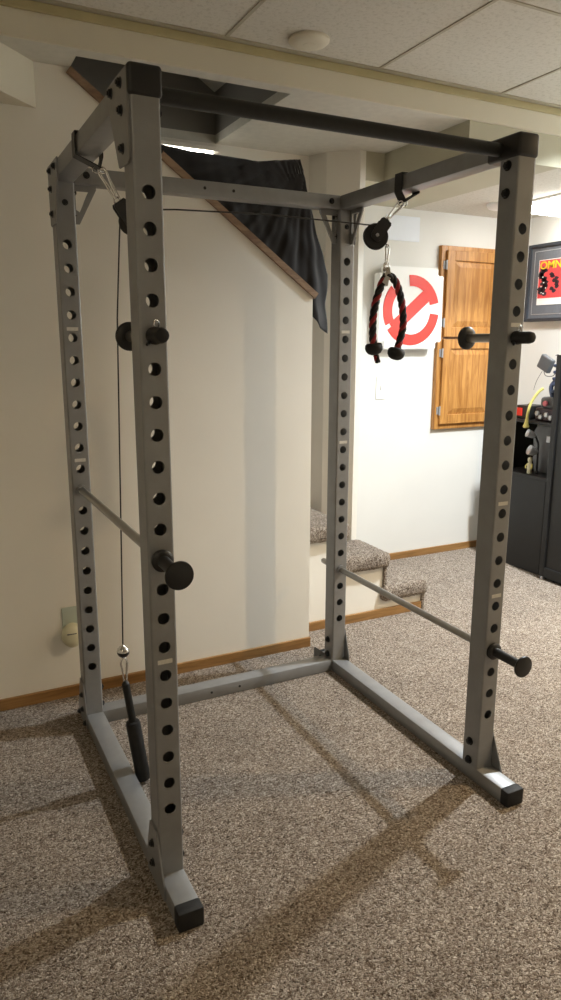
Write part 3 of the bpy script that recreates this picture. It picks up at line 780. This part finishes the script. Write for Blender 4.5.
bx('shelf_board', 'blackwood', t, 3.02, XR-.001, 1.56, 1.952, 1.028, 1.046, bev=.002)
for yy in (1.56, 1.934): bx('side_panel', 'blackwood', t, 3.04, XR-.001, yy, yy+.018, .712, 1.028, bev=.002)
bx('back_panel', 'olive', t, XR-.012, XR-.002, 1.58, 1.933, .712, 1.028)
ZS = 1.046; ZD = .712
def item(name, label, cat, loc): return thing(name, label, cat, loc, None)
t = item('black_radio', 'black box on the hutch shelf with a red front panel', 'radio', (3.12, 1.93, ZS))
bx('case', 'black', t, 3.07, 3.22, 1.83, 1.95, ZS, ZS+.088, bev=.006)
bx('red_front', 'red', t, 3.063, 3.071, 1.893, 1.943, ZS+.018, ZS+.070, bev=.002)
bm = B(); cyl(bm, (3.09, 1.87, ZS+.086), (3.09, 1.835, ZS+.115), .006, seg=10); link('antenna', bm, 'black', t)
t = item('yellow_hose', 'pale yellow bent rubber hose hanging over the hutch shelf edge', 'hose', (3.05, 1.83, ZS))
bm = B(); P = spline([(3.05, 1.755, 1.255), (3.03, 1.78, 1.225), (3.010, 1.81, 1.16), (2.998, 1.818, 1.10), (2.992, 1.818, 1.04), (2.990, 1.818, 1.015)], 8); tube(bm, P, lambda q: .009+.010*max(0, q-.7)*3, 14); link('hose_body', bm, 'hose', t, smooth=True)
bm = B(); lathe(bm, (2.990, 1.818, 1.018), (0, 0, -1), [(0, .018), (.008, .021), (.016, .017), (.018, .010)], 18); link('hose_end', bm, 'hose', t, smooth=True)
# toy-like machine stack on the shelf
t = item('toy_machine', 'dark toy machine with blue-grey arm and pink knob on the hutch shelf', 'toy', (3.10, 1.70, ZS))
bx('body', 'dark', t, 3.05, 3.2, 1.63, 1.80, ZS, ZS+.085, bev=.012)
bx('turret', 'grey', t, 3.06, 3.17, 1.66, 1.775, ZS+.085, ZS+.155, bev=.018)
bm = B()
tube(bm, spline([(3.09, 1.70, ZS+.15), (3.08, 1.71, ZS+.22), (3.09, 1.675, ZS+.28), (3.08, 1.665, ZS+.36)], 8), .014, 12)
for z_, r_ in ((.19, .021), (.235, .018), (.27, .022), (.31, .019), (.35, .021)): lathe(bm, (3.085, 1.685, ZS+z_-.008), (.2, .1, 1), [(0, r_*.7), (.004, r_), (.014, r_), (.018, r_*.7)], 14)
link('arm', bm, 'navy', t, smooth=True)
bm = B(); lathe(bm, (3.05, 1.715, ZS+.115), (-1, 0, 0), [(0, .018), (.010, .017), (.014, .010), (.015, 0)], 20); link('knob', bm, 'pink', t, smooth=True)
bm = B()
for yy, zz in ((1.665, .03), (1.70, .045), (1.745, .028), (1.775, .05)): lathe(bm, (3.05, yy, ZS+zz), (-1, 0, 0), [(0, .016), (.012, .015), (.015, .008)], 16)
link('wheel_row', bm, 'silver', t, smooth=True)
t = item('grey_gadget', 'grey square gadget with thin wires tilted on top of the toy arm', 'gadget', (3.08, 1.735, 1.36))
bm = B(); vs = box(bm, 3.022, 3.058, 1.695, 1.795, 1.365, 1.455, bev=.008); rot_about(vs, (3.04, 1.745, 1.41), 'X', .45); link('case', bm, 'grey', t)
bm = B()
tube(bm, spline([(3.07, 1.79, 1.375), (3.06, 1.76, 1.335), (3.07, 1.71, 1.335), (3.08, 1.69, 1.37)], 8), .0025, 8)
tube(bm, spline([(3.08, 1.71, 1.46), (3.07, 1.68, 1.465), (3.07, 1.655, 1.44), (3.08, 1.655, 1.40)], 8), .0025, 8)
tube(bm, spline([(3.07, 1.80, 1.36), (3.06, 1.83, 1.30), (3.06, 1.85, 1.24)], 8), .0015, 8)
link('wire', bm, 'grey', t, smooth=True)
# things on the desk top
t = item('grey_case', 'grey wedge case standing on the desk under the hutch shelf', 'case', (3.09, 1.70, ZD))
bm = B(); prism(bm, [(3.07, 1.62, ZD), (3.07, 1.76, ZD), (3.07, 1.775, .80), (3.07, 1.785, .97), (3.07, 1.75, 1.02), (3.07, 1.60, 1.02)], (.12, 0, 0)); bmesh.ops.recalc_face_normals(bm, faces=bm.faces[:]); bmesh.ops.bevel(bm, geom=bm.edges[:], offset=.006, segments=2, affect='EDGES'); link('shell', bm, 'grey', t)
bx('blue_screen', 'paper', t, 3.063, 3.071, 1.635, 1.665, .915, .955, bev=.002)
for i, (yy, zz, lb) in enumerate(((1.715, .965, 'small silver spotlight clamped at the front of the hutch shelf'), (1.690, .860, 'larger silver spotlight on the desk below the small one'))):
    t = item('spotlight', lb, 'lamp', (3.0, yy, zz-.03)); t['group'] = 'silver spotlights on the desk'
    r_ = .026+.006*i
    bm = B(); lathe(bm, (3.0, yy-.015, zz-.01), (-.8, .35, .35), [(0, r_*.45), (.015, r_*.8), (.05, r_), (.056, r_), (.052, r_*.85), (.045, r_*.5), (.044, 0)], 24); link('head', bm, 'silver', t, smooth=True)
    bm = B(); tube(bm, spline([(3.005, yy-.015, zz-.012), (3.014+.012*(1-i), yy-.01, zz-.04), (3.016+.026*(1-i), yy-.008, zz-.08), (3.016+.03*(1-i), yy-.008, ZD+.01)], 6), .006, 10); link('neck', bm, 'black', t, smooth=True)
    bm = B(); lathe(bm, (3.016+.03*(1-i), yy-.008, ZD), (0, 0, 1), [(0, .014), (.008, .014), (.012, .010), (.016, .008)], 24); link('lamp_foot', bm, 'black', t, smooth=True)
t = item('desk_figurine', 'small cream and yellow figurine standing at the desk edge', 'figurine', (3.0, 1.80, ZD))
bm = B(); lathe(bm, (2.99, 1.775, ZD), (0, 0, 1), [(0, .016), (.02, .014), (.035, .018), (.06, .016), (.072, .009), (.078, .013), (.09, .016), (.103, .012), (.108, 0)], 20); link('body', bm, 'ivory', t, smooth=True)
bm = B(); tube(bm, [(2.99, 1.792, ZD+.062), (2.983, 1.803, ZD+.045), (2.98, 1.80, ZD+.03)], .005, 8); tube(bm, [(2.99, 1.758, ZD+.062), (2.983, 1.750, ZD+.045), (2.98, 1.753, ZD+.03)], .005, 8); link('arm', bm, 'hose', t, smooth=True)
t = item('headphones', 'black headphones resting on the desk beside the front right upright', 'headphones', (3.1, 1.81, ZD))
bm = B(); P = [(3.12+.02*math.cos(k*PI/12), 1.808+.026*math.cos(k*PI/12), ZD+.045+.075*math.sin(k*PI/12)) for k in range(13)]; tube(bm, P, .006, 10); link('headband', bm, 'black', t, smooth=True)
for yy, xx in ((1.834, 3.14), (1.785, 3.10)):
    bm = B(); lathe(bm, (xx, yy-.008, ZD+.038), (0, 1, 0), [(0, .030), (.003, .036), (.012, .036), (.016, .026)], 24); link('ear_cup', bm, 'black', t, smooth=True)

# ------------------------------------------------------------------ plug-in at the left wall
t = thing('plug_in_freshener', 'cream plug-in air freshener in a pale outlet low on the left wall', 'air freshener', (-.03, YW-.02, .285))
bx('outlet_plate', 'greenish', t, -.055, .018, YW-.005, YW, .372, .470, bev=.003)
bm = B(); lathe(bm, (-.020, YW-.003, .352), (0, -1, 0), [(0, .040), (.010, .044), (.028, .040), (.040, .030), (.045, .016), (.046, 0)], 32)
for v in bm.verts: v.co.z = .355+(v.co.z-.355)*1.22
link('body', bm, 'ivory', t, smooth=True)
bx('vent_slot', 'grey', t, -.045, -.008, YW-.0485, YW-.035, .366, .370)
# ------------------------------------------------------------------ lower everything so the floor is at z = 0
def area(name, loc, size, energy, col, spread=180, rot=(0, 0, 0), shape='DISK'):
    l = bpy.data.lights.new(name, 'AREA'); l.shape = shape; l.size = size; l.energy = energy; l.color = col; l.spread = math.radians(spread)
    o = bpy.data.objects.new(name, l); COL.objects.link(o); o.location = loc; o.rotation_euler = rot; return o
area('cool_ceiling_lamp', (2.80, .60, 2.585), .11, 92, (.88, .95, 1.0), 150)
area('warm_ceiling_lamp', (2.60, -.57, 2.585), .08, 36, (1.0, .74, .42), 150)
area('front_fill_light', (-1.3, -1.6, 2.585), .5, 8, (1.0, .84, .58))  # added weak fill from the front left, not a real fixture
cam = bpy.data.cameras.new('camera'); co = bpy.data.objects.new('camera', cam); COL.objects.link(co)
cam.sensor_fit = 'AUTO'; cam.sensor_width = 36; cam.lens = 710.7209*36/1000; cam.clip_start = .02
yaw, pitch, roll = 4.66143959e-01, -2.16265940e-01, 2.48705806e-03
f = Vector((math.sin(yaw)*math.cos(pitch), math.cos(yaw)*math.cos(pitch), math.sin(pitch)))
r = Vector((math.cos(yaw), -math.sin(yaw), 0)); u = r.cross(f)
r2 = r*math.cos(roll)+u*math.sin(roll); u2 = -r*math.sin(roll)+u*math.cos(roll)
mw = Matrix((r2, u2, -f)).transposed().to_4x4(); mw.translation = Vector((-4.87438537e-01, -1.61264337, 1.52685632))
co.matrix_world = mw
for nm, dy in (('toy_machine', -.035), ('grey_gadget', -.05), ('yellow_hose', -.045), ('desk_figurine', -.06)):
    bpy.data.objects[nm].location.y += dy
for o in list(COL.objects):
    if o.parent is None: o.location.z -= FLOOR
sc = bpy.context.scene; sc.camera = co
wd = bpy.data.worlds.new('world'); sc.world = wd; wd.use_nodes = True
wd.node_tree.nodes['Background'].inputs['Color'].default_value = (.6, .55, .45, 1); wd.node_tree.nodes['Background'].inputs['Strength'].default_value = .05
sc.view_settings.view_transform = 'Standard'; sc.view_settings.look = 'None'; sc.view_settings.gamma = 1; sc.view_settings.use_curve_mapping = False
sc.view_settings.exposure = 0.0
